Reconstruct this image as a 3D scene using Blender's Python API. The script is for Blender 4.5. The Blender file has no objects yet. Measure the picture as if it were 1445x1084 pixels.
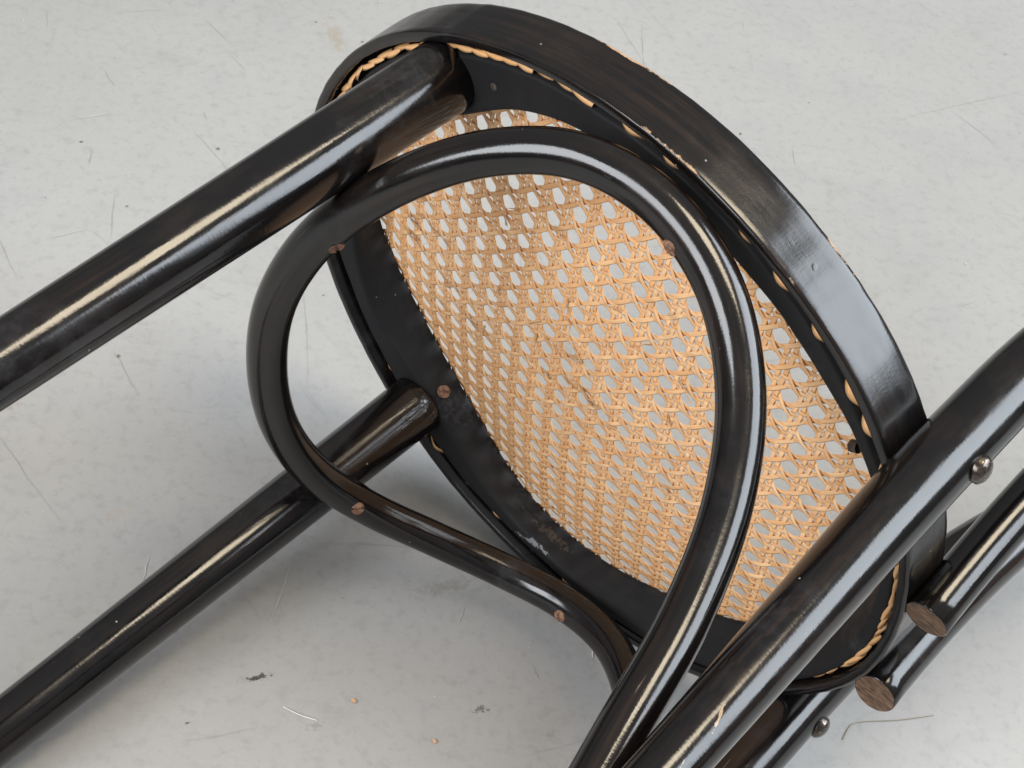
import bpy, bmesh, math, random
from mathutils import Vector, Matrix, noise as mnoise
import numpy as np

random.seed(7); rng = np.random.default_rng(7)
S = bpy.context.scene
COL = S.collection
R = math.radians

# ------------------------------------------------------------------ frame of reference
# The chair lies on its side on the floor.  Chair axes: x across the seat (+x is the side
# on the floor), y to the front of the seat, z up the chair (seat underside is z = 0).
NRM = Vector((1, -.028, -.122)); NL = NRM.length; UP = -NRM / NL
XR = Vector((-0.094987, -0.711939, 0.695788)); XR = (XR - UP * XR.dot(UP)).normalized()
YF = UP.cross(XR)
W3 = Matrix((XR, YF, UP))                      # chair -> world rotation
D0 = .2083 / NL
def world(p): return W3 @ Vector(p) + Vector((0, 0, D0))

# ------------------------------------------------------------------ camera
CAM_ROT = Matrix(([(-0.094987, -0.711939, 0.695788), (0.571911, -0.611116, -0.547226), (0.814798, 0.345949, 0.465213)]))                   # rows: image right, image down, forward (chair axes)
CAM_POS = Vector((-0.715987, -0.275474, -0.431831))
cd = bpy.data.cameras.new('camera'); co = bpy.data.objects.new('camera', cd); COL.objects.link(co)
r0, r1, r2 = [W3 @ Vector(CAM_ROT[i]) for i in range(3)]
m = Matrix((r0, -r1, -r2)).transposed().to_4x4(); m.translation = world(CAM_POS)
co.matrix_world = m
cd.sensor_width = 36; cd.lens = 36 * 2359.5 / 1445; cd.clip_start = .01; cd.clip_end = 100
S.camera = co

# ------------------------------------------------------------------ light and exposure
wd = bpy.data.worlds.new('World'); S.world = wd; wd.use_nodes = True
bg = wd.node_tree.nodes['Background']; bg.inputs[1].default_value = 1.0
_t = wd.node_tree.nodes.new('ShaderNodeTexCoord'); _s = wd.node_tree.nodes.new('ShaderNodeSeparateXYZ'); _r = wd.node_tree.nodes.new('ShaderNodeValToRGB')
wd.node_tree.links.new(_t.outputs['Generated'], _s.inputs[0]); wd.node_tree.links.new(_s.outputs['Z'], _r.inputs[0]); wd.node_tree.links.new(_r.outputs[0], bg.inputs[0])
_r.color_ramp.elements[0].position = 0; _r.color_ramp.elements[0].color = (.15, .15, .153, 1)      # dim walls of the room
_r.color_ramp.elements[1].position = 1; _r.color_ramp.elements[1].color = (.47, .465, .46, 1)     # pale ceiling
S.view_settings.view_transform = 'Standard'; S.view_settings.look = 'None'
S.view_settings.exposure = 0; S.view_settings.gamma = 1
def area(name, az, el, dist, sx, sy, rad, color, roll=0):
    l = bpy.data.lights.new(name, 'AREA'); l.shape = 'RECTANGLE'; l.size = sx; l.size_y = sy
    l.energy = rad * math.pi * sx * sy; l.color = color
    o = bpy.data.objects.new(name, l); COL.objects.link(o)
    a, e = R(az), R(el); d = Vector((math.sin(a) * math.cos(e), math.cos(a) * math.cos(e), math.sin(e)))
    o.location = d * dist + Vector((0, 0, .25))
    o.rotation_euler = d.to_track_quat('Z', 'Y').to_euler()
    return o
area('window_light', 88, 38, 2.6, 2.1, 1.5, 9.5, (.84, .92, 1.0))
area('ceiling_lamp', 95, 76, 2.6, .80, .75, 16.0, (1.0, .86, .64))
area('side_window_light', -125, 31, 2.6, 1.45, 1.3, 11.5, (.93, .96, 1.0))

# ------------------------------------------------------------------ node helpers
def mat(name):
    m_ = bpy.data.materials.new(name); m_.use_nodes = True
    nt = m_.node_tree; b = nt.nodes['Principled BSDF']
    return m_, nt, b
class G:
    def __init__(s, nt): s.nt = nt
    def n(s, t, **k):
        x = s.nt.nodes.new(t)
        for a, v in k.items(): setattr(x, a, v)
        return x
    def set(s, sock, v):
        if hasattr(v, 'is_output') or isinstance(v, bpy.types.NodeSocket): s.nt.links.new(v, sock)
        else: sock.default_value = v
    def math(s, op, a, b=None, c=None, clamp=False):
        x = s.n('ShaderNodeMath', operation=op); x.use_clamp = clamp
        s.set(x.inputs[0], a)
        if b is not None: s.set(x.inputs[1], b)
        if c is not None: s.set(x.inputs[2], c)
        return x.outputs[0]
    def mapping(s, v, sc=(1, 1, 1), loc=(0, 0, 0), rot=(0, 0, 0)):
        x = s.n('ShaderNodeMapping'); s.set(x.inputs[0], v); x.inputs['Scale'].default_value = sc
        x.inputs['Location'].default_value = loc; x.inputs['Rotation'].default_value = rot
        return x.outputs[0]
    def noise(s, v, scale, detail=3, rough=.55, out=0):
        x = s.n('ShaderNodeTexNoise'); s.set(x.inputs['Vector'], v); x.inputs['Scale'].default_value = scale
        x.inputs['Detail'].default_value = detail; x.inputs['Roughness'].default_value = rough
        return x.outputs[out]
    def ramp(s, f, stops):
        x = s.n('ShaderNodeValToRGB'); s.set(x.inputs[0], f); el = x.color_ramp.elements
        while len(el) < len(stops): el.new(.5)
        for e, (p, c) in zip(el, stops):
            e.position = p; e.color = (c, c, c, 1) if isinstance(c, (int, float)) else (*c, 1)
        return x.outputs[0]
    def mix(s, f, a, b, mode='MIX'):
        x = s.n('ShaderNodeMix', data_type='RGBA', blend_type=mode)
        s.set(x.inputs[0], f)
        s.set(x.inputs[6], (*a, 1) if isinstance(a, tuple) else a)
        s.set(x.inputs[7], (*b, 1) if isinstance(b, tuple) else b)
        return x.outputs[2]
    def bump(s, h, st, dist, nrm=None):
        x = s.n('ShaderNodeBump'); s.set(x.inputs['Height'], h); x.inputs['Strength'].default_value = st
        x.inputs['Distance'].default_value = dist
        if nrm is not None: s.set(x.inputs['Normal'], nrm)
        return x.outputs[0]

def scrape_or_glint(g, tc, c, pts, col):
    """rubbed spots and a painted highlight: (x, y, z in the chair's own axes, three half sizes, rotation[, colour])"""
    for x, y, z, sz, rot, *own in pts:
        v = g.mapping(g.mapping(g.mapping(tc, (1, 1, 1), loc=(-x, -y, -z)), rot=rot), tuple(1 / q for q in sz))
        ln = g.n('ShaderNodeVectorMath', operation='LENGTH'); g.set(ln.inputs[0], v)
        d = g.math('ADD', ln.outputs['Value'], g.math('MULTIPLY', g.math('SUBTRACT', g.noise(tc, 300, 4, .7), .5), 3.2))
        c = g.mix(g.ramp(d, [(.45, .95), (.65, 0)]), c, own[0] if own else col)
    return c
def black_wood(name, base=(.0036, .0031, .0033), brown=(.036, .0195, .0125), brown_amt=.85, rough=(.08, .19), spk=.6, dust=.0, spec=.55, scrapes_or_glints=()):
    m_, nt, b = mat(name); g = G(nt)
    uv = g.n('ShaderNodeUVMap').outputs[0]; tc = g.n('ShaderNodeTexCoord').outputs['Object']
    grain = g.noise(g.mapping(uv, (10, 260, 1)), 1, 5, .6)
    blot = g.noise(tc, 9, 4, .6)
    f = g.math('MULTIPLY', g.ramp(grain, [(.45, 0), (.75, 1)]), g.ramp(blot, [(.42, 0), (.66, brown_amt)]))
    c = g.mix(f, base, brown)
    # rubbed brown film
    film = g.math('MULTIPLY', g.ramp(g.noise(g.mapping(uv, (14, 30, 1)), 1, 6, .7), [(.52, 0), (.75, .5)]), 1)
    c = g.mix(film, c, (.026, .019, .015))
    if scrapes_or_glints: c = scrape_or_glint(g, tc, c, scrapes_or_glints, (.55, .37, .22))
    # thin pale scratches along and across the wood
    sc = g.ramp(g.noise(g.mapping(uv, (22, 900, 1), rot=(0, 0, .12)), 1, 2, .4), [(.735, 0), (.76, 1)])
    sc = g.math('MULTIPLY', sc, g.ramp(g.noise(tc, 19, 2), [(.56, 0), (.66, .8)]))
    c = g.mix(sc, c, (.26, .185, .13))
    # dust specks
    vo = g.n('ShaderNodeTexVoronoi'); g.set(vo.inputs['Vector'], tc); vo.inputs['Scale'].default_value = 95
    sp = g.math('MULTIPLY', g.math('LESS_THAN', vo.outputs['Distance'], .085 * spk), g.ramp(g.noise(tc, 30, 3), [(.57, 0), (.60, 1)]))
    c = g.mix(g.math('MULTIPLY', sp, .75), c, (.42, .41, .40))
    if dust:
        dm = g.math('MULTIPLY', g.ramp(g.noise(tc, 60, 6, .75), [(.45, 0), (.72, 1)]), g.ramp(g.noise(tc, 14, 2), [(.57, 0), (.72, dust)]))
        c = g.mix(dm, c, (.055, .055, .06))
    # worn edges, where the black is rubbed through to the wood
    at = g.n('ShaderNodeAttribute', attribute_name='wear').outputs['Fac']
    wn = g.math('ADD', at, g.math('MULTIPLY', g.math('SUBTRACT', g.noise(tc, 55, 5, .7), .5), 1.5))
    wm = g.math('MULTIPLY', g.ramp(wn, [(.62, 0), (.72, 1)]), g.math('GREATER_THAN', at, .03))
    wc = g.mix(g.noise(tc, 180, 2), (.30, .17, .095), (.62, .42, .26))
    c = g.mix(wm, c, wc)
    g.set(b.inputs['Base Color'], c)
    rn = g.noise(g.mapping(uv, (30, 90, 1)), 1, 5, .65)
    ro = g.n('ShaderNodeMapRange'); g.set(ro.inputs[0], rn); ro.inputs[1].default_value = .3; ro.inputs[2].default_value = .72
    ro.inputs[3].default_value = rough[0]; ro.inputs[4].default_value = rough[1]
    rr = g.math('ADD', ro.outputs[0], g.math('ADD', g.math('MULTIPLY', g.math('MAXIMUM', wm, sp), .35), g.math('MULTIPLY', film, .22)))
    g.set(b.inputs['Roughness'], rr); b.inputs['Specular IOR Level'].default_value = spec
    h1 = g.noise(g.mapping(uv, (70, 420, 1)), 1, 4, .65)
    h2 = g.noise(g.mapping(uv, (820, 300, 1), rot=(0, 0, .5)), 1, 3, .55)
    h3 = g.noise(g.mapping(uv, (14, 60, 1)), 1, 3, .5)
    nb = g.bump(h3, .15, .0010); nb = g.bump(h1, .13, .0003, nb); nb = g.bump(h2, .17, .00016, nb); nb = g.bump(g.noise(tc, 900, 2, .5), .12, .0001, nb)
    nb = g.bump(g.math('SUBTRACT', 1, g.math('MAXIMUM', wm, sc)), .5, .0004, nb)
    g.set(b.inputs['Normal'], nb)
    return m_
M_BLACK = black_wood('black lacquered bentwood', dust=.55, scrapes_or_glints=[(-.3469, -.1842, -.1542, (.0008, .0008, .013), (.37, 0, 0), (.40, .27, .165)), (-.3470, -.1865, -.1779, (.0006, .0006, .004), (.37, 0, 0), (.36, .25, .16))])
M_RIM = black_wood('black lacquered seat rim', rough=(.15, .28), brown_amt=.9, dust=.6)
M_RING = black_wood('dull black seat frame', base=(.0085, .0085, .0095), rough=(.60, .82), brown_amt=.35, dust=.9, spk=.8, spec=.30, scrapes_or_glints=[(-.031, .014, .0165, (.013, .024, .0050), (0, 0, .2), (.050, .036, .028)), (-.031, .032, .0175, (.010, .009, .0014), (0, 0, .2), (.002, .002, .002)), (-.030, .040, .0135, (.010, .007, .0012), (0, 0, .2), (.002, .002, .002)), (-.0285, .012, .0042, (.004, .028, .0028), (0, 0, .2), (.20, .20, .215)), (-.078, .096, .016, (.02, .02, .02), (0, 0, 0), (.022, .022, .024))])  # grey streak on the lower inner edge: dust plus a highlight painted into the colour

def end_grain():
    m_, nt, b = mat('bare brown end grain'); g = G(nt); tc = g.n('ShaderNodeTexCoord').outputs['Object']
    a = g.noise(g.mapping(tc, (700, 160, 200), rot=(.3, .2, .6)), 1, 4, .6)
    c = g.mix(g.ramp(a, [(.35, 0), (.68, 1)]), (.06, .033, .020), (.28, .165, .10))
    c = g.mix(g.ramp(g.noise(tc, 150, 3), [(.5, 0), (.7, .6)]), c, (.05, .03, .02))
    g.set(b.inputs['Base Color'], c); b.inputs['Roughness'].default_value = .72
    g.set(b.inputs['Normal'], g.bump(a, .6, .0008)); return m_
M_END = end_grain()
def metal(name, c1, c2, rough, met):
    m_, nt, b = mat(name); g = G(nt); tc = g.n('ShaderNodeTexCoord').outputs['Object']
    c = g.mix(g.ramp(g.noise(tc, 420, 4, .65), [(.38, 0), (.66, 1)]), c1, c2)
    g.set(b.inputs['Base Color'], c); b.inputs['Metallic'].default_value = met
    g.set(b.inputs['Roughness'], g.ramp(g.noise(tc, 600, 3), [(.3, rough - .1), (.7, rough + .15)]))
    g.set(b.inputs['Normal'], g.bump(g.noise(tc, 900, 3), .4, .0002)); return m_
M_SCREW = metal('rusty screw steel', (.12, .058, .034), (.34, .19, .115), .62, .1)
M_BOLT = metal('dark worn bolt steel', (.05, .042, .036), (.20, .17, .145), .24, .9)
M_NUT = metal('blackened bolt end', (.035, .028, .022), (.10, .075, .055), .6, .2)

def cane_mat(name, a, b_, c_, dark=True):
    m_, nt, b = mat(name); g = G(nt)
    uv = g.n('ShaderNodeUVMap').outputs[0]; tc = g.n('ShaderNodeTexCoord').outputs['Object']
    ri = g.n('ShaderNodeObjectInfo').outputs['Random']
    c = g.mix(ri, a, b_)
    ln = g.noise(g.mapping(uv, (18, 700, 1)), 1, 4, .6)
    c = g.mix(g.ramp(ln, [(.38, 0), (.68, .75)]), c, c_)
    sg = g.noise(g.mapping(uv, (55, 60, 1)), 1, 2)
    c = g.mix(g.ramp(sg, [(.55, 0), (.75, .5)]), c, (a[0] * .62, a[1] * .55, a[2] * .5))
    if dark:
        st = g.math('MULTIPLY', g.ramp(g.noise(g.mapping(tc, (140, 30, 60)), 1, 2), [(.56, 0), (.64, 1)]), g.ramp(g.noise(tc, 12, 2), [(.54, 0), (.68, .6)]))
        c = g.mix(st, c, (.20, .095, .042))
    g.set(b.inputs['Base Color'], c)
    g.set(b.inputs['Roughness'], g.ramp(ln, [(.3, .28), (.7, .52)]))
    b.inputs['Specular IOR Level'].default_value = .45
    g.set(b.inputs['Normal'], g.bump(ln, .5, .0005))
    return m_
M_CANE = cane_mat('honey coloured cane', (.82, .45, .20), (.94, .61, .335), (.66, .32, .13))
M_STITCH = cane_mat('orange cane stitches', (.86, .47, .20), (.90, .56, .28), (.66, .32, .12), False)

# ------------------------------------------------------------------ floor
def floor_mat():
    m_, nt, b = mat('scuffed pale grey floor'); g = G(nt); tc = g.n('ShaderNodeTexCoord').outputs['Object']
    c = g.mix(g.ramp(g.noise(tc, 2.6, 4, .6), [(.35, 0), (.65, 1)]), (0.358, 0.353, 0.342), (0.392, 0.387, 0.377))
    c = g.mix(g.ramp(g.noise(tc, 11, 5, .65), [(.48, 0), (.75, .5)]), c, (0.320, 0.320, 0.332))
    c = g.mix(g.ramp(g.noise(g.mapping(tc, (1, 1, 1), loc=(3, 1, 0)), 17, 6, .7), [(.56, 0), (.80, .55)]), c, (0.300, 0.294, 0.280))
    c = g.mix(g.ramp(g.noise(tc, 120, 5, .7), [(.50, 0), (.76, .6)]), c, (0.264, 0.264, 0.256))
    c = g.mix(g.ramp(g.noise(g.mapping(tc, (1, 1, 1), loc=(5, 2, 0)), 330, 3, .6), [(.55, 0), (.75, .35)]), c, (0.424, 0.424, 0.416))
    # fine worn lines in a few directions
    for k, (rot, scl, amt, col) in enumerate([(.95, (3, 150, 1), .30, (0.272, 0.272, 0.264)), (-.55, (4, 190, 1), .24, (0.284, 0.280, 0.272)), (1.35, (5, 230, 1), .22, (0.272, 0.276, 0.280)), (.2, (4, 160, 1), .2, (0.448, 0.448, 0.440))]):
        ln = g.ramp(g.noise(g.mapping(tc, scl, loc=(k * 3.1, k, 0), rot=(0, 0, rot)), 1, 3, .6), [(.66, 0), (.72, amt)])
        ln = g.math('MULTIPLY', ln, g.ramp(g.noise(g.mapping(tc, (1, 1, 1), loc=(k * 7, 1, 0)), 7, 3), [(.46, 0), (.62, 1)]))
        c = g.mix(ln, c, col)
    # stains with their own shape: (x, y, half length, half width, turn, colour, cover, grain)
    for k, (x, y, a, bb, rt, col, am, gs) in enumerate([
        (-.153, -.063, .010, .0026, .35, (.05, .05, .05), .95, 300),
        (-.118, -.092, .008, .003, .2, (.22, .22, .21), .5, 320),
        (-.150, .545, .008, .030, .30, (.33, .285, .22), .7, 120),
        (-.045, .012, .028, .006, .45, (.27, .25, .21), .5, 200),
        (-.022, -.072, .006, .003, .1, (.10, .10, .095), .8, 300),
        (.02, -.085, .006, .003, .2, (.26, .25, .24), .5, 300),
        (.02, .02, .024, .02, .4, (.42, .36, .34), .4, 130),
        (-.33, .12, .010, .004, .3, (.33, .29, .22), .7, 200),
        (-.25, .045, .020, .006, .6, (.38, .35, .30), .55, 190),
        (-.40, .30, .03, .010, .2, (.42, .40, .36), .5, 150)]):
        v = g.mapping(g.mapping(g.mapping(tc, (1, 1, 1), loc=(-x, -y, 0)), rot=(0, 0, -rt)), (1 / a, 1 / bb, 0))
        ln = g.n('ShaderNodeVectorMath', operation='LENGTH'); g.set(ln.inputs[0], v)
        nz = g.noise(g.mapping(tc, (1, 1, 1), loc=(k * 2.3, 0, 0)), gs, 5, .72)
        d = g.math('ADD', ln.outputs['Value'], g.math('MULTIPLY', g.math('SUBTRACT', nz, .5), 5))
        c = g.mix(g.ramp(d, [(.25, am), (.75, 0)]), c, col)
    g.set(b.inputs['Base Color'], c)
    g.set(b.inputs['Roughness'], g.ramp(g.noise(tc, 30, 4), [(.3, .42), (.7, .58)]))
    b.inputs['Specular IOR Level'].default_value = .35
    g.set(b.inputs['Normal'], g.bump(g.noise(tc, 260, 4, .6), .12, .0006, g.bump(g.noise(tc, 16, 3), .12, .002)))
    return m_
def link(name, me, mtl, parent=None):
    o = bpy.data.objects.new(name, me); COL.objects.link(o)
    if mtl and not me.materials: me.materials.append(mtl)
    if parent: o.parent = parent
    return o
def mesh_from(v, f, uv=None, smooth=True, name='mesh', wear=None):
    me = bpy.data.meshes.new(name); me.from_pydata([tuple(map(float, p)) for p in v], [], f); me.update()
    if smooth: me.polygons.foreach_set('use_smooth', [True] * len(me.polygons))
    if uv is not None:                              # uv given per face corner
        l = me.uv_layers.new(name='UVMap'); l.data.foreach_set('uv', np.asarray(uv, dtype=np.float32).ravel())
    if wear is not None:
        a = me.attributes.new('wear', 'FLOAT', 'POINT'); a.data.foreach_set('value', np.asarray(wear, dtype=np.float32))
    return me
fl = link('floor', mesh_from([(-4, -4, 0), (4, -4, 0), (4, 4, 0), (-4, 4, 0)], [(0, 1, 2, 3)], smooth=False), floor_mat())
fl['kind'] = 'structure'

def plain(name, col, rough=.6):
    m_, nt, b = mat(name); g = G(nt); tc = g.n('ShaderNodeTexCoord').outputs['Object']
    g.set(b.inputs['Base Color'], g.mix(g.noise(tc, 150, 4, .7), tuple(x * .75 for x in col), tuple(min(1, x * 1.2) for x in col)))
    b.inputs['Roughness'].default_value = rough; return m_
def hairlines(name, n, mtl, wmin, wmax, lmin, lmax, z, angs, box=(-.75, -.35, .8, 1.0)):
    V, F = [], []
    for _ in range(n):
        x, y = rng.uniform(box[0], box[2]), rng.uniform(box[1], box[3]); L = rng.uniform(lmin, lmax) * rng.uniform(.3, 1)
        a = rng.choice(angs) + rng.normal(0, .12); k = rng.normal(0, 1.2); w = rng.uniform(wmin, wmax); nseg = 7
        b0 = len(V)
        for i in range(nseg + 1):
            s = i / nseg; ww = w * (math.sin(math.pi * min(max(s, .04), .96)) ** .6) * rng.uniform(.5, 1.2)
            px, py = -math.sin(a), math.cos(a); jit = rng.normal(0, .0003)
            V += [(x + px * (ww / 2 + jit), y + py * (ww / 2 + jit), z), (x - px * (ww / 2 - jit), y - py * (ww / 2 - jit), z)]
            x += math.cos(a) * L / nseg; y += math.sin(a) * L / nseg; a += k * L / nseg
            if i: F.append((b0 + 2 * i - 2, b0 + 2 * i - 1, b0 + 2 * i + 1, b0 + 2 * i))
    o = link(name, mesh_from(V, F, smooth=False), mtl); o['kind'] = 'stuff'
    return o
o = hairlines('floor_scratches', 230, plain('dark scratch', (.325, .32, .312)), .00015, .00045, .02, .17, .0003, [2.2, 2.0, .5, .35, 1.75])
o['label'] = 'thin dark scratches worn into the pale grey floor'; o['category'] = 'scratches'
o = hairlines('floor_scratches', 60, plain('pale scratch', (.50, .50, .49)), .0003, .0009, .012, .07, .0005, [1.9, 2.4, .3, -.3, 1.5])
o['label'] = 'short pale scuffs and hairs scattered over the grey floor'; o['category'] = 'scuffs'
def specks(name, n, mtl, smin, smax, z, box=(-.75, -.35, .8, 1.0)):
    V, F = [], []
    for _ in range(n):
        x, y = rng.uniform(box[0], box[2]), rng.uniform(box[1], box[3]); s = smin + (smax - smin) * rng.uniform() ** 4; a = rng.uniform(0, 6.3); e = rng.uniform(.35, 1)
        k = rng.integers(5, 9); b0 = len(V)
        for i in range(k):
            t = 6.283 * i / k; rr = s * rng.uniform(.5, 1.1); u, v = rr * math.cos(t), rr * e * math.sin(t)
            V.append((x + u * math.cos(a) - v * math.sin(a), y + u * math.sin(a) + v * math.cos(a), z))
        V.append((x, y, z + s * .3))
        for i in range(k): F.append((b0 + i, b0 + (i + 1) % k, b0 + k))
    o = link(name, mesh_from(V, F, smooth=False), mtl); o['kind'] = 'stuff'; return o
o = specks('dirt_specks', 320, plain('dark grit', (.17, .155, .13)), .0003, .0019, .0006)
o['label'] = 'tiny dark grit specks scattered on the grey floor'; o['category'] = 'grit'
o = specks('dust_specks', 150, plain('pale dust', (.66, .62, .56)), .0003, .0013, .0006)
o['label'] = 'tiny pale dust flecks scattered on the grey floor'; o['category'] = 'dust'

# ------------------------------------------------------------------ the chair
BASE = Vector((.2075, -.006, 0))                    # where the rim rests on the floor, chair axes
chair = bpy.data.objects.new('bentwood_chair', None); COL.objects.link(chair)
mw = W3.to_4x4(); mw.translation = world(BASE); chair.matrix_world = mw
chair['label'] = 'black lacquered bentwood chair with cane seat, lying on its side on grey floor'; chair['category'] = 'chair'
def part(name, me, mtl, parent=None): return link(name, me, mtl, parent or chair)
def B(p): return (p[0] - BASE.x, p[1] - BASE.y, p[2] - BASE.z)

def catmull(C, per=14):
    C = np.asarray(C, float); X = np.vstack([2 * C[0] - C[1], C, 2 * C[-1] - C[-2]]); out = []
    for i in range(len(C) - 1):
        p0, p1, p2, p3 = X[i:i + 4]
        for k in range(per):
            w = k / per; out.append(.5 * (2 * p1 + (p2 - p0) * w + (2 * p0 - 5 * p1 + 4 * p2 - p3) * w * w + (3 * p1 - p0 - 3 * p2 + p3) * w ** 3))
    out.append(C[-1]); return np.array(out)
def tube(pts, rad, seg=40, caps=(True, True), bevel=.0012, wob=0.0, capmat=(0, 0), seed=0):
    """swept rod of varying radius; returns a mesh with metre UVs (u along, v around)"""
    pts = np.asarray(pts, float); rad = np.broadcast_to(np.asarray(rad, float), (len(pts),)).copy()
    tg = np.gradient(pts, axis=0); tg /= np.linalg.norm(tg, axis=1)[:, None]
    P, Rd, T = list(pts), list(rad), list(tg)
    if caps[0]: P = [P[0], P[0] + T[0] * bevel] + P[1:]; Rd = [Rd[0] - bevel, Rd[0]] + Rd[1:]; T = [T[0]] + T
    if caps[1]: P = P[:-1] + [P[-1] - T[-1] * bevel, P[-1]]; Rd = Rd[:-1] + [Rd[-1], Rd[-1] - bevel]; T = T + [T[-1]]
    P = np.array(P); L = np.r_[0, np.cumsum(np.linalg.norm(np.diff(P, axis=0), axis=1))]
    n = np.cross(T[0], [.3, .5, .81]); n /= np.linalg.norm(n)
    V, F, U, Wr = [], [], [], []
    for i in range(len(P)):
        n = n - T[i] * np.dot(n, T[i]); n /= np.linalg.norm(n); bn = np.cross(T[i], n)
        for j in range(seg):
            a = 2 * math.pi * j / seg
            w = 1 + wob * mnoise.noise(Vector((L[i] * 14 + seed * 9, math.cos(a) * .9, math.sin(a) * .9)))
            V.append(B(P[i] + (n * math.cos(a) + bn * math.sin(a)) * Rd[i] * w))
    for i in range(len(P) - 1):
        rr = max(Rd[i], Rd[i + 1])
        for j in range(seg):
            k = (j + 1) % seg
            F.append((i * seg + j, i * seg + k, (i + 1) * seg + k, (i + 1) * seg + j))
            v0, v1 = j / seg * 2 * math.pi * rr, (j + 1) / seg * 2 * math.pi * rr
            U += [(L[i], v0), (L[i], v1), (L[i + 1], v1), (L[i + 1], v0)]
    mi = [0] * len(F); sm = [True] * len(F)
    for e, cp in enumerate(caps):
        if not cp: continue
        base = 0 if e == 0 else (len(P) - 1) * seg; ring = list(range(base, base + seg))
        if e == 0: ring = ring[::-1]
        F.append(tuple(ring)); U += [(V[r_][0] + V[r_][2], V[r_][1]) for r_ in ring]; mi.append(capmat[e]); sm.append(False)
    me = mesh_from(V, F, U, True, wear=[0] * len(V))
    me.polygons.foreach_set('material_index', mi); me.polygons.foreach_set('use_smooth', sm)
    return me
def per_table(tab):
    """periodic smooth radius table: degrees from the seat front, negative = upper side"""
    a = np.array([t[0] for t in tab], float); r = np.array([t[1] for t in tab], float)
    th = np.arange(-180, 180, 1.0)
    y = np.interp(th, np.r_[a - 360, a, a + 360], np.r_[r, r, r])
    k = np.exp(-.5 * (np.arange(-12, 13) / 5.5) ** 2); k /= k.sum()
    y = np.convolve(np.r_[y[-12:], y, y[:12]], k, 'valid')
    return lambda deg: float(np.interp((deg + 180) % 360 - 180, np.r_[th, 180], np.r_[y, y[0]]))
R_OUT = per_table([(-180, .2038), (-165, .2037), (-157, .2046), (-142, .2025), (-131, .2033), (-121, .2005), (-108, .2000), (-90, .2003), (-75, .2018), (-61, .2054), (-46, .2091), (-35, .2114), (-12, .2147), (10, .2142), (22, .2125), (32, .2096), (46, .2066), (57, .2068), (65, .2058), (80, .2028), (100, .2008), (126, .1998), (147, .1998), (161, .2020), (170, .2040)])
R_BOT = per_table([(-180, .186), (-160, .186), (-145, .184), (-132, .177), (-121, .1745), (-105, .172), (-85, .1712), (-70, .1700), (-61, .1655), (-52, .1595), (-42, .1600), (-28, .172), (0, .180), (20, .184), (33, .184), (38, .173), (45, .166), (51, .1650), (57, .167), (63, .172), (70, .175), (78, .178), (88, .179), (97, .1825), (106, .1845), (140, .185)])
R_CANE = per_table([(-180, .174), (-150, .176), (-90, .178), (-40, .178), (-10, .182), (5, .186), (13, .186), (22, .1775), (32, .168), (46, .1638), (58, .166), (69, .1748), (77, .1822), (88, .183), (99, .1795), (114, .171), (132, .1712), (160, .173)])
ZC = .0280
def lathe(prof, nseg=360):
    """prof(deg) -> list of (r, z, wear); closed section swept round the seat"""
    V, F, U, Wr = [], [], [], []; n = None
    for i in range(nseg):
        d = i * 360 / nseg - 180; p = prof(d); n = len(p); a = R(d)
        for r, z, w in p: V.append(B((r * math.sin(a), r * math.cos(a), z))); Wr.append(w)
    pl = np.r_[0, np.cumsum([math.hypot(p[(k + 1) % n][0] - p[k][0], p[(k + 1) % n][1] - p[k][1]) for k in range(n)])]
    for i in range(nseg):
        i2 = (i + 1) % nseg
        for k in range(n):
            k2 = (k + 1) % n
            F.append((i * n + k, i2 * n + k, i2 * n + k2, i * n + k2))
            u0, u1 = i * 360 / nseg / 57.3 * .2, (i + 1) * 360 / nseg / 57.3 * .2
            U += [(u0, pl[k]), (u1, pl[k]), (u1, pl[k + 1]), (u0, pl[k + 1])]
    me = mesh_from(V, F, U, True, wear=Wr); return me
POST = []
def rim_prof(d):
    ro = R_OUT(d); t = .0058; H = .0306; a = R(d); e = .0007 * mnoise.noise(Vector((math.sin(a) * 9, math.cos(a) * 9, 3)))
    wb = .36 + .30 * (mnoise.noise(Vector((math.sin(a) * 3, math.cos(a) * 3, 8))) + (.62 if -128 < d < -88 else -.25))
    wt = .40 + .34 * (mnoise.noise(Vector((math.sin(a) * 3, math.cos(a) * 3, 1))) + (.3 if -128 < d < -70 else -.25))
    nz = lambda k: .00035 * mnoise.noise(Vector((math.sin(a) * 24, math.cos(a) * 24, k)))
    ro += nz(11)
    fl_ = .0009 * (.5 + .5 * math.cos(R(d + 110)))
    return [(ro - t, .0006, 0), (ro - t + .0007, 0, 0), (ro - .0016, 0, 0), (ro - .0007, .0001, wb * .7), (ro - .0002, .0006, wb), (ro + .0001, .0015, wb * .8), (ro + .0002, .004, 0.05), (ro + .0002 + fl_ * .25, .009, 0), (ro + .0003 + fl_ * .5, .015, 0), (ro + .0003 + fl_ * .75, .021, 0),
            (ro + .0003 + fl_, H - .0045, .05), (ro + .0001 + fl_, H - .0026, wt * .85), (ro - .0004 + fl_, H - .0013, wt), (ro - .0012 + fl_, H - .0004, wt), (ro - .0024 + fl_, H, wt * .6), (ro - t, H, 0), (ro - t, .015, 0)]
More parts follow.
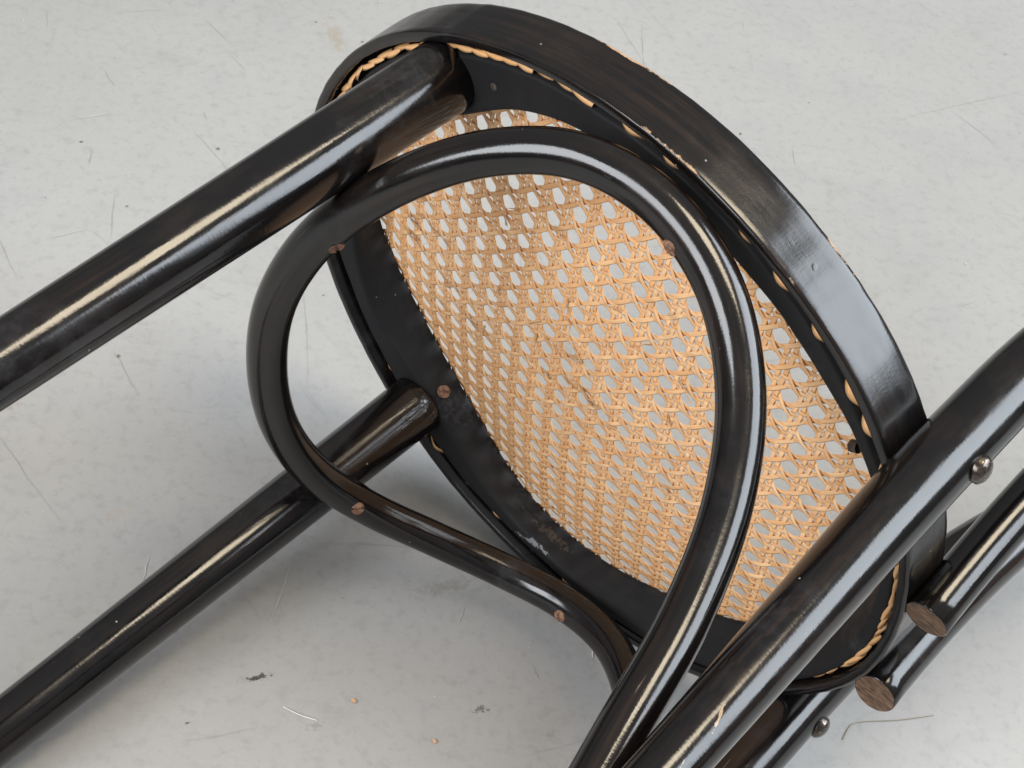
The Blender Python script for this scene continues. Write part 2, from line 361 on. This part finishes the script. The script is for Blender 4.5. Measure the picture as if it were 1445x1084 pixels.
def ring_prof(d):
    ro, rb, rc = R_OUT(d), R_BOT(d), R_CANE(d); a = R(d)
    j = .0006 * mnoise.noise(Vector((math.sin(a) * 7, math.cos(a) * 7, 5))); zb = .0032 + j
    ou = ro - .0128 + .0009 * mnoise.noise(Vector((math.sin(a) * 11, math.cos(a) * 11, 2)))
    ou = max(ou, rb + .008)
    return [(ro - .0061, .0100, 0), (ou + .0006, .0100, 0), (ou, .0085, 0), (ou - .0001, zb + .0012, 0), (ou - .0010, zb + .0001, .1), (ou - .0022, zb, 0), (rb + .0040, zb, 0), (rb + .0022, zb + .0004, 0), (rb + .0008, zb + .0014, .1), (rb, zb + .0032, .1),
            (rb * .75 + rc * .25, .0095 + j, 0), (rb * .45 + rc * .55, .0165, 0), (rb * .15 + rc * .85, .0225, 0), (rc, .0250, .25), (rc + .0006, .0262, .5), (rc + .0022, .0268, .3), (ro - .0100, .0270, 0), (ro - .0061, .0270, 0)]
rim = part('seat_rim', lathe(rim_prof), M_RIM)
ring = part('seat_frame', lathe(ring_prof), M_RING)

# ---- front legs
X0, Y0, LDX, LDY, LR, LT = .14065, .11722, .01119, -.00806, .01904, .01045
for sg in (-1, 1):
    a = np.array([sg * X0, Y0, 0]); u = np.array([sg * LDX, LDY, -1.]); u /= np.linalg.norm(u)
    s = np.linspace(-.0034, .452, 60); me = tube(a + s[:, None] * u, LR - LT * np.maximum(s, 0), 56, bevel=.0004, wob=.006, seed=sg + 2)
    part('front_leg', me, M_BLACK)
# ---- back frame: both rear legs and the outer bow, one bent rod
PX, PY, PDX, PDY, PR, QDX, QDY, PT = .12176, -.17689, .03433, .01211, .01647, .03276, -.06085, .02055
half = []
for s in np.linspace(.452, .03, 26): half.append(((PX + QDX * s, PY + QDY * s, -s), PR - PT * s))
for s in np.linspace(.012, .30, 22): half.append(((PX + PDX * s - .5 * max(0, s - .16) ** 2, PY + PDY * s - 1.0 * max(0, s - .065) ** 2, s), PR - .004 * s))
xe = half[-1][0][0]; ye = half[-1][0][1]
arc = [((xe * math.cos(t), ye - .03 * math.sin(t), .30 + .125 * math.sin(t)), PR - .0012 - .002 * math.sin(t)) for t in np.linspace(0, math.pi, 44)[1:-1]]
full = half + arc + [((-p[0], p[1], p[2]), r) for p, r in half[::-1]]
me = tube([p for p, r in full], [r for p, r in full], 48, wob=.008, seed=5)
part('back_frame', me, M_BLACK)
# ---- inner backrest loop with two cut ends on the back of the seat
vv = [.0405, -.2101, .0020, .1375, .0692, .2304, -.414, .001, .0005, -.0008]
def lp(sg, s): return (sg * (vv[0] + vv[3] * s + vv[5] * s * s) + vv[7], vv[1] + vv[4] * s + vv[6] * s * s + sg * vv[8], vv[2] + s + sg * vv[9])
h1 = [lp(-1, s) for s in np.linspace(0, .22, 24)]; h2 = [lp(1, s) for s in np.linspace(.22, 0, 24)]
e1 = np.array(h1[-1]); e2 = np.array(h2[0]); mid = (e1 + e2) / 2; hw = (e2[0] - e1[0]) / 2
top = [(mid[0] - hw * math.cos(t) * (1 + .12 * math.sin(t)), mid[1] - .035 * math.sin(t), mid[2] + .115 * math.sin(t)) for t in np.linspace(0, math.pi, 32)[1:-1]]
me = tube(h1 + top + h2, .0115, 44, capmat=(1, 1), bevel=.0006, wob=.008, seed=8); me.materials.append(M_BLACK); me.materials.append(M_END)
part('backrest_loop', me, M_BLACK)
# ---- bent brace under the seat
HC = [[0.1129, -0.1686, -0.1747], [0.1242, -0.1543, -0.1206], [0.138, -0.1326, -0.0749], [0.1532, -0.1037, -0.0394], [0.1678, -0.0687, -0.0174], [0.1783, -0.0292, -0.013], [0.1793, 0.0119, -0.0242], [0.1667, 0.0507, -0.0448], [0.1408, 0.0826, -0.0702], [0.1028, 0.1051, -0.0932], [0.0548, 0.1184, -0.1065], [0.0014, 0.124, -0.109], [-0.0517, 0.1215, -0.1027], [-0.0997, 0.108, -0.0867], [-0.1392, 0.0838, -0.0633], [-0.1682, 0.0523, -0.0384], [-0.1835, 0.0153, -0.0193], [-0.1833, -0.0265, -0.0122], [-0.1716, -0.0678, -0.0192], [-0.1544, -0.1032, -0.0416], [-0.1378, -0.1309, -0.0775], [-0.1251, -0.1507, -0.1241], [-0.1174, -0.1653, -0.1797]]
HC = np.array(HC); d0 = HC[0] - HC[1]; d1 = HC[-1] - HC[-2]
HC = np.vstack([HC[0] + d0 * 1.2, HC, HC[-1] + d1 * 1.2])
me = tube(catmull(HC, 12), .01075, 48, wob=.010, seed=3)
part('brace_loop', me, M_BLACK)

# ---- screws and bolts
def head(rad, hgt, slot, n=18):
    """low domed screw head with a cut slot; z is out of the wood"""
    V, F = [], []; rings = [0, .12, .24, .36, .5, .64, .78, .9, 1.0]
    idx = {}
    for i, q in enumerate(rings):
        for j in range(32 if i else 1):
            t = 2 * math.pi * j / 32; x, y = q * rad * math.cos(t), q * rad * math.sin(t)
            z = hgt * math.sqrt(max(0, 1 - (q * .94) ** 2))
            if slot and abs(y) < slot / 2 + 1e-6: z -= hgt * .85
            idx[i, j] = len(V); V.append((x, y, z))
    for j in range(32):
        k = (j + 1) % 32; F.append((idx[0, 0], idx[1, j], idx[1, k]))
        for i in range(1, len(rings) - 1): F.append((idx[i, j], idx[i + 1, j], idx[i + 1, k], idx[i, k]))
    b0 = len(V)
    for j in range(32):
        x, y, _ = V[idx[len(rings) - 1, j]]; V.append((x, y, -.004))
    for j in range(32):
        k = (j + 1) % 32; F.append((idx[len(rings) - 1, j], b0 + j, b0 + k, idx[len(rings) - 1, k]))
    return mesh_from(V, F, smooth=True)
ME_SCREW = head(.0040, .0015, .0015); ME_BOLT = head(.0067, .0052, 0); ME_NAIL = head(.0020, .0005, 0); ME_NUT = head(.0030, .0010, .0); ME_PLUG = head(.0022, .0003, 0)
def put(name, me, mtl, p, nrm, parent=None, turn=0, sink=0):
    o = part(name, me, mtl, parent); nv = Vector(nrm).normalized()
    q = nv.to_track_quat('Z', 'Y').to_matrix() @ Matrix.Rotation(turn, 3, 'Z')
    mm = q.to_4x4(); mm.translation = Vector(B(Vector(p) - nv * sink)); o.matrix_local = mm
    return o
put('screw', ME_SCREW, M_SCREW, (-.1774, -.0424, -.0237), (.184, .167, -.969), turn=.9)
put('screw', ME_SCREW, M_SCREW, (-.1015, .0959, -.0870), (.31, -.915, -.256), turn=.3)
put('screw', ME_SCREW, M_SCREW, (.1272, .0808, -.0811), (-.361, -.86, -.36), turn=1.2)
put('screw', ME_SCREW, M_SCREW, (.1749, -.0350, -.0231), (-.219, .012, -.976), turn=2.0)
RS_T = R(50); put('screw', ME_SCREW, M_SCREW, (.1262, .1062, .0135), (-math.sin(RS_T), -math.cos(RS_T), -.05), turn=.6, sink=-.0006)
put('bolt_head', ME_BOLT, M_BOLT, (-.1272, -.1923, .0235), (-.28, -.96, 0), sink=.0004)
put('bolt_head', ME_BOLT, M_BOLT, (.1222, -.1932, .0090), (.0, -1, 0), sink=.0004)
put('bolt_end', ME_NUT, M_NUT, (-.0985, -.1407, .0120), (.574, .819, 0), sink=-.0005)
put('nail', ME_NAIL, M_NUT, (-.1560, .0870, .0031), (0, 0, -1))
put('wood_plug', ME_PLUG, M_RIM, (-.1791, -.0917, .0146), (-.89, -.456, 0), sink=.0002)

# ---- woven cane
PITCH, CX, CY = .01482, -.0731 + .00741, -.0112 + .00741
def zsurf(x, y):
    r = math.hypot(x, y); rc = min(R_CANE(math.degrees(math.atan2(x, y))), .180)
    q = 1 - (r / rc) ** 2
    if q <= 0: return ZC
    k = min(q, .06); return ZC - .0205 * (q if q > .12 else q * q / .12 * .5 + q * .5)
def ribbon(path, wid, thick, breaks=()):
    """flat split-cane strip: rounded on top (+z), flat beneath; UV in metres"""
    V, F, U = [], [], []; L = 0; n = len(path); prof = [(-.5, 0), (-.30, -.10), (.30, -.10), (.5, 0), (.25, .9), (-.25, .9)]
    P = np.array(path); T = np.gradient(P, axis=0); T /= np.linalg.norm(T, axis=1)[:, None]
    off = rng.uniform(0, 5)
    Ls = np.r_[0, np.cumsum(np.linalg.norm(np.diff(P, axis=0), axis=1))]
    for i in range(n):
        s = np.cross(T[i], [0, 0, 1.]); s /= np.linalg.norm(s)
        tw = .18 * mnoise.noise(Vector((Ls[i] * 40, off * 7, 1)))
        ww = wid * (1 + .12 * mnoise.noise(Vector((Ls[i] * 60, off * 3, 4))))
        for a, c in prof: V.append(B(P[i] + s * a * ww + np.array([0, 0, c * thick + a * ww * tw])))
    for i in range(n - 1):
        if any(b0 < Ls[i] < b1 for b0, b1 in breaks): continue
        for k in range(6):
            k2 = (k + 1) % 6; F.append((i * 6 + k, (i + 1) * 6 + k, (i + 1) * 6 + k2, i * 6 + k2))
            U += [(Ls[i] + off, k * .0007 + off), (Ls[i + 1] + off, k * .0007 + off), (Ls[i + 1] + off, (k + 1) * .0007 + off), (Ls[i] + off, (k + 1) * .0007 + off)]
    return mesh_from(V, F, U, True)
G2 = .00180                                          # half the distance between the two canes of a pair
AMP = .00050
def gbump(u): return math.exp(-(u / .00105) ** 2)
def span(px, py, dx, dy):
    """part of a straight line that lies inside the seat"""
    ss = np.arange(-.30, .30, .001); ins = [s for s in ss if math.hypot(px + dx * s, py + dy * s) < min(R_OUT(math.degrees(math.atan2(px + dx * s, py + dy * s))) - .0085, .205)]
    return (ins[0], ins[-1]) if len(ins) > 25 else None
def strand(kind, px, py, dx, dy, k, sub):
    sp = span(px, py, dx, dy)
    if not sp: return None
    n = int((sp[1] - sp[0]) / (PITCH / 9)) + 2; path = []; sd = rng.uniform(0, 50)
    for s in np.linspace(sp[0], sp[1], n):
        x, y = px + dx * s, py + dy * s
        c = Vector((x * 28, y * 28, 0)); jx, jy = .0010 * mnoise.noise(c), .0010 * mnoise.noise(c + Vector((7, 3, 9)))
        lat = .00042 * mnoise.noise(Vector((s * 45, sd, 0))); z = 0
        if kind in 'XY':
            w = (y - CY) if kind == 'X' else (x - CX)
            u = (w + PITCH / 2) % PITCH - PITCH / 2          # distance from the nearest crossing
            sgn = -1 if (kind == 'X') == (sub < 0) else 1
            z = AMP * sgn * (gbump(u + G2) - gbump(u - G2))
            if kind == 'Y': z = AMP * (1 if sub < 0 else -1) * (gbump(u + G2) - gbump(u - G2))
            # the two canes of a pair are pinched together between crossings
            lat += -sub * .00022 * (.5 - .5 * math.cos(2 * math.pi * u / PITCH))
        else:
            z = (.00070 if kind == 'D' else -.00070) * math.cos(2 * math.pi * (x - CX) / PITCH)   # over the pairs one way, under them the other
        path.append((x + jx + -dy * lat, y + jy + dx * lat, zsurf(x, y) + z))
    br = []
    Ls = sp[1] - sp[0]
    if rng.uniform() < .10:
        b0 = rng.uniform(.35, .62) * Ls; br = [(b0, b0 + rng.uniform(.004, .012))]
    return ribbon(path, {'X': .0026, 'Y': .0026}.get(kind, .0027), .00042, br)
# the binding cane laid over the holes on the seat top; the woven strands belong to it
bp = []
for i in range(361):
    d = i - 180; r_ = min(R_CANE(d) + .010, R_OUT(d) - .009); bp.append((r_ * math.sin(R(d)), r_ * math.cos(R(d)), ZC + .0011))
web = part('cane_webbing', ribbon(bp, .0038, .0006), M_CANE)
# loose broken ends of cane around the middle
for k in range(30):
    x, y = -.02 + rng.normal(0, .035), .02 + rng.normal(0, .04); a = rng.choice([0, math.pi / 2, math.pi / 4, -math.pi / 4, math.pi]) + rng.normal(0, .3)
    L = rng.uniform(.004, .013); w = rng.uniform(.0007, .0020); z = zsurf(x, y) - .0008; nn = 6; V, F, U = [], [], []; cu = rng.uniform(.5, 1)
    for i in range(nn + 1):
        s = i / nn; ww = w * (1 - .7 * s); zz = z - .0040 * s * s * cu
        cx, cy = x + math.cos(a) * L * s, y + math.sin(a) * L * s; nx, ny = -math.sin(a) * ww / 2, math.cos(a) * ww / 2
        V += [B((cx + nx, cy + ny, zz)), B((cx - nx, cy - ny, zz)), B((cx, cy, zz + .0004))]
        if i:
            for p in range(3):
                q = (p + 1) % 3; F.append((3 * i - 3 + p, 3 * i - 3 + q, 3 * i + q, 3 * i + p)); U += [(s * L, p * .001)] * 4
    part('frayed_end', mesh_from(V, F, U, True), M_CANE, web)
for k in range(-14, 16):
    for sub in (-1, 1):
        for kind in 'XY':                            # X: canes running along y; Y: canes running along x
            if kind == 'X': me = strand('X', CX + k * PITCH + sub * G2, 0, 0, 1, k, sub)
            else: me = strand('Y', 0, CY + k * PITCH + sub * G2, 1, 0, k, sub)
            if me: part('cane_strand', me, M_CANE, web)
q = math.sqrt(.5)
for k in range(-26, 27):
    for kind, sx in (('D', 1), ('E', -1)):
        c0 = CY - sx * CX + (k + .5) * PITCH         # y = sx*x + c0 passes midway between the crossings
        px, py = -sx * c0 / 2, c0 / 2
        me = strand(kind, px, py, q, sx * q, k, 0)
        if me: part('cane_strand', me, M_CANE, web)
# ---- stitches of cane in the groove under the rim
def stitch_mesh(L, w, hump, skew):
    V, F, U = [], [], []; n = 12
    for i in range(n + 1):
        s = i / n; x = (s - .5) * L; ww = w * (math.sin(math.pi * (.05 + .90 * s)) ** .22); z = -hump * math.sin(math.pi * s); yo = skew * (s - .5)
        for a, c in ((-.5, .10), (0, -.10), (.5, .10), (.45, .45), (-.45, .45)): V.append((x, yo + a * ww, z + c * .0008 + a * .0012 * math.cos(math.pi * s)))
        if i:
            for k in range(5):
                k2 = (k + 1) % 5; b0 = (i - 1) * 5; F.append((b0 + k, b0 + k2, b0 + 5 + k2, b0 + 5 + k))
                U += [((i - 1) / n * L, k * .001), ((i - 1) / n * L, k * .001 + .001), (i / n * L, k * .001 + .001), (i / n * L, k * .001)]
    return mesh_from(V, F, U, True)
ST = [stitch_mesh(.0165, .0031, .0013, .0016), stitch_mesh(.0190, .0028, .0016, .0021), stitch_mesh(.0150, .0034, .0011, .0013), stitch_mesh(.0175, .0029, .0015, -.0010)]
SD = [stitch_mesh(.0200, .0048, .0052, .0034), stitch_mesh(.0170, .0052, .0046, .0026)]   # loops over the deeper part of the groove
d = -180.
while d < 180:
    ro = R_OUT(d); a = R(d); step = rng.uniform(2.5, 3.6)
    deep = .0056 + rng.uniform(-.0007, .0007); meshes = ST      # height of the stitch ends in the groove
    if -152 < d < -80: deep = .0092 + rng.uniform(-.0018, .0012); step = rng.uniform(5.0, 9.5); meshes = SD
    elif 25 < d < 150: deep = .0098 + rng.uniform(-.0022, .0016); step = rng.uniform(6, 11); meshes = SD
    if 10 < d < 34: d += step; continue                # lost in the dark of the groove here
    o = part('cane_stitch', meshes[rng.integers(0, len(meshes))], M_STITCH)
    r_ = ro - .0096 + rng.normal(0, .0004); tx = Vector((math.cos(a), -math.sin(a), 0)); ry = Vector((math.sin(a), math.cos(a), 0))
    rot = Matrix((tx, ry, Vector((0, 0, 1)))).transposed() @ Matrix.Rotation(rng.normal(0, .05), 3, 'Z') @ Matrix.Rotation(rng.normal(.10, .07), 3, 'X') @ Matrix.Rotation(rng.normal(-.09, .03), 3, 'Y')
    mm = rot.to_4x4(); mm.translation = Vector(B((r_ * math.sin(a), r_ * math.cos(a), deep))); o.matrix_local = mm
    d += step

# ------------------------------------------------------------------ small things lying on the floor
def wire(name, pts, rad, mtl, label, cat):
    P = [Vector(p) for p in pts]; V, F = [], []
    pp = catmull([tuple(p) for p in P], 6); T = np.gradient(pp, axis=0)
    for i, p in enumerate(pp):
        t = T[i] / np.linalg.norm(T[i]); s = np.cross(t, [0, 0, 1.]); s /= np.linalg.norm(s); u = np.cross(s, t)
        for k in range(6):
            a = k * math.pi / 3; V.append(p + (s * math.cos(a) + u * math.sin(a)) * rad)
        if i:
            for k in range(6): F.append((6 * i - 6 + k, 6 * i - 6 + (k + 1) % 6, 6 * i + (k + 1) % 6, 6 * i + k))
    o = link(name, mesh_from(V, F), mtl); o['label'] = label; o['category'] = cat; return o
M_FIB = plain('dull brown fibre', (.36, .32, .25)); M_CHIP = plain('pale orange wood chip', (.66, .40, .22)); M_HAIR = plain('white fibre', (.78, .77, .74))
wire('fibre', [(.1985, -.0725, .0006), (.2050, -.0625, .0008), (.2140, -.0590, .0006), (.2360, -.0560, .0010), (.2595, -.0505, .0006)], .00032, M_FIB, 'bent brown fibre on the floor below the cut ends of the backrest', 'fibre')
wire('white_fibre', [(.046, -.030, .0006), (.0465, -.010, .0008), (.0420, .008, .0006), (.037, .020, .0006)], .00032, M_HAIR, 'long curved white fibre on the floor inside the brace arch', 'fibre')
wire('white_fibre', [(-.117, -.0885, .0006), (-.127, -.086, .0008), (-.137, -.0815, .0006)], .00035, M_HAIR, 'short white fibre on the floor beside the black scuff', 'fibre')
def chip(x, y, s, a, label):
    pts = [(-1, -.2), (-.3, -.55), (.7, -.4), (1.1, .1), (.4, .5), (-.6, .45)]
    V = [(x + s * (u * math.cos(a) - v * math.sin(a)), y + s * (u * math.sin(a) + v * math.cos(a)), z) for z in (.0002, .0013) for u, v in pts]
    F = [tuple(range(5, -1, -1)), tuple(range(6, 12))] + [(i, (i + 1) % 6, 6 + (i + 1) % 6, 6 + i) for i in range(6)]
    o = link('wood_chip', mesh_from(V, F, smooth=False), M_CHIP); o['label'] = label; o['category'] = 'chip'
chip(-.097, -.074, .0018, 2.4, 'tan wood chip on open floor between the lower leg and the brace')
chip(-.049, -.096, .0016, 2.2, 'orange wood chip nearest the bottom edge of the photo')
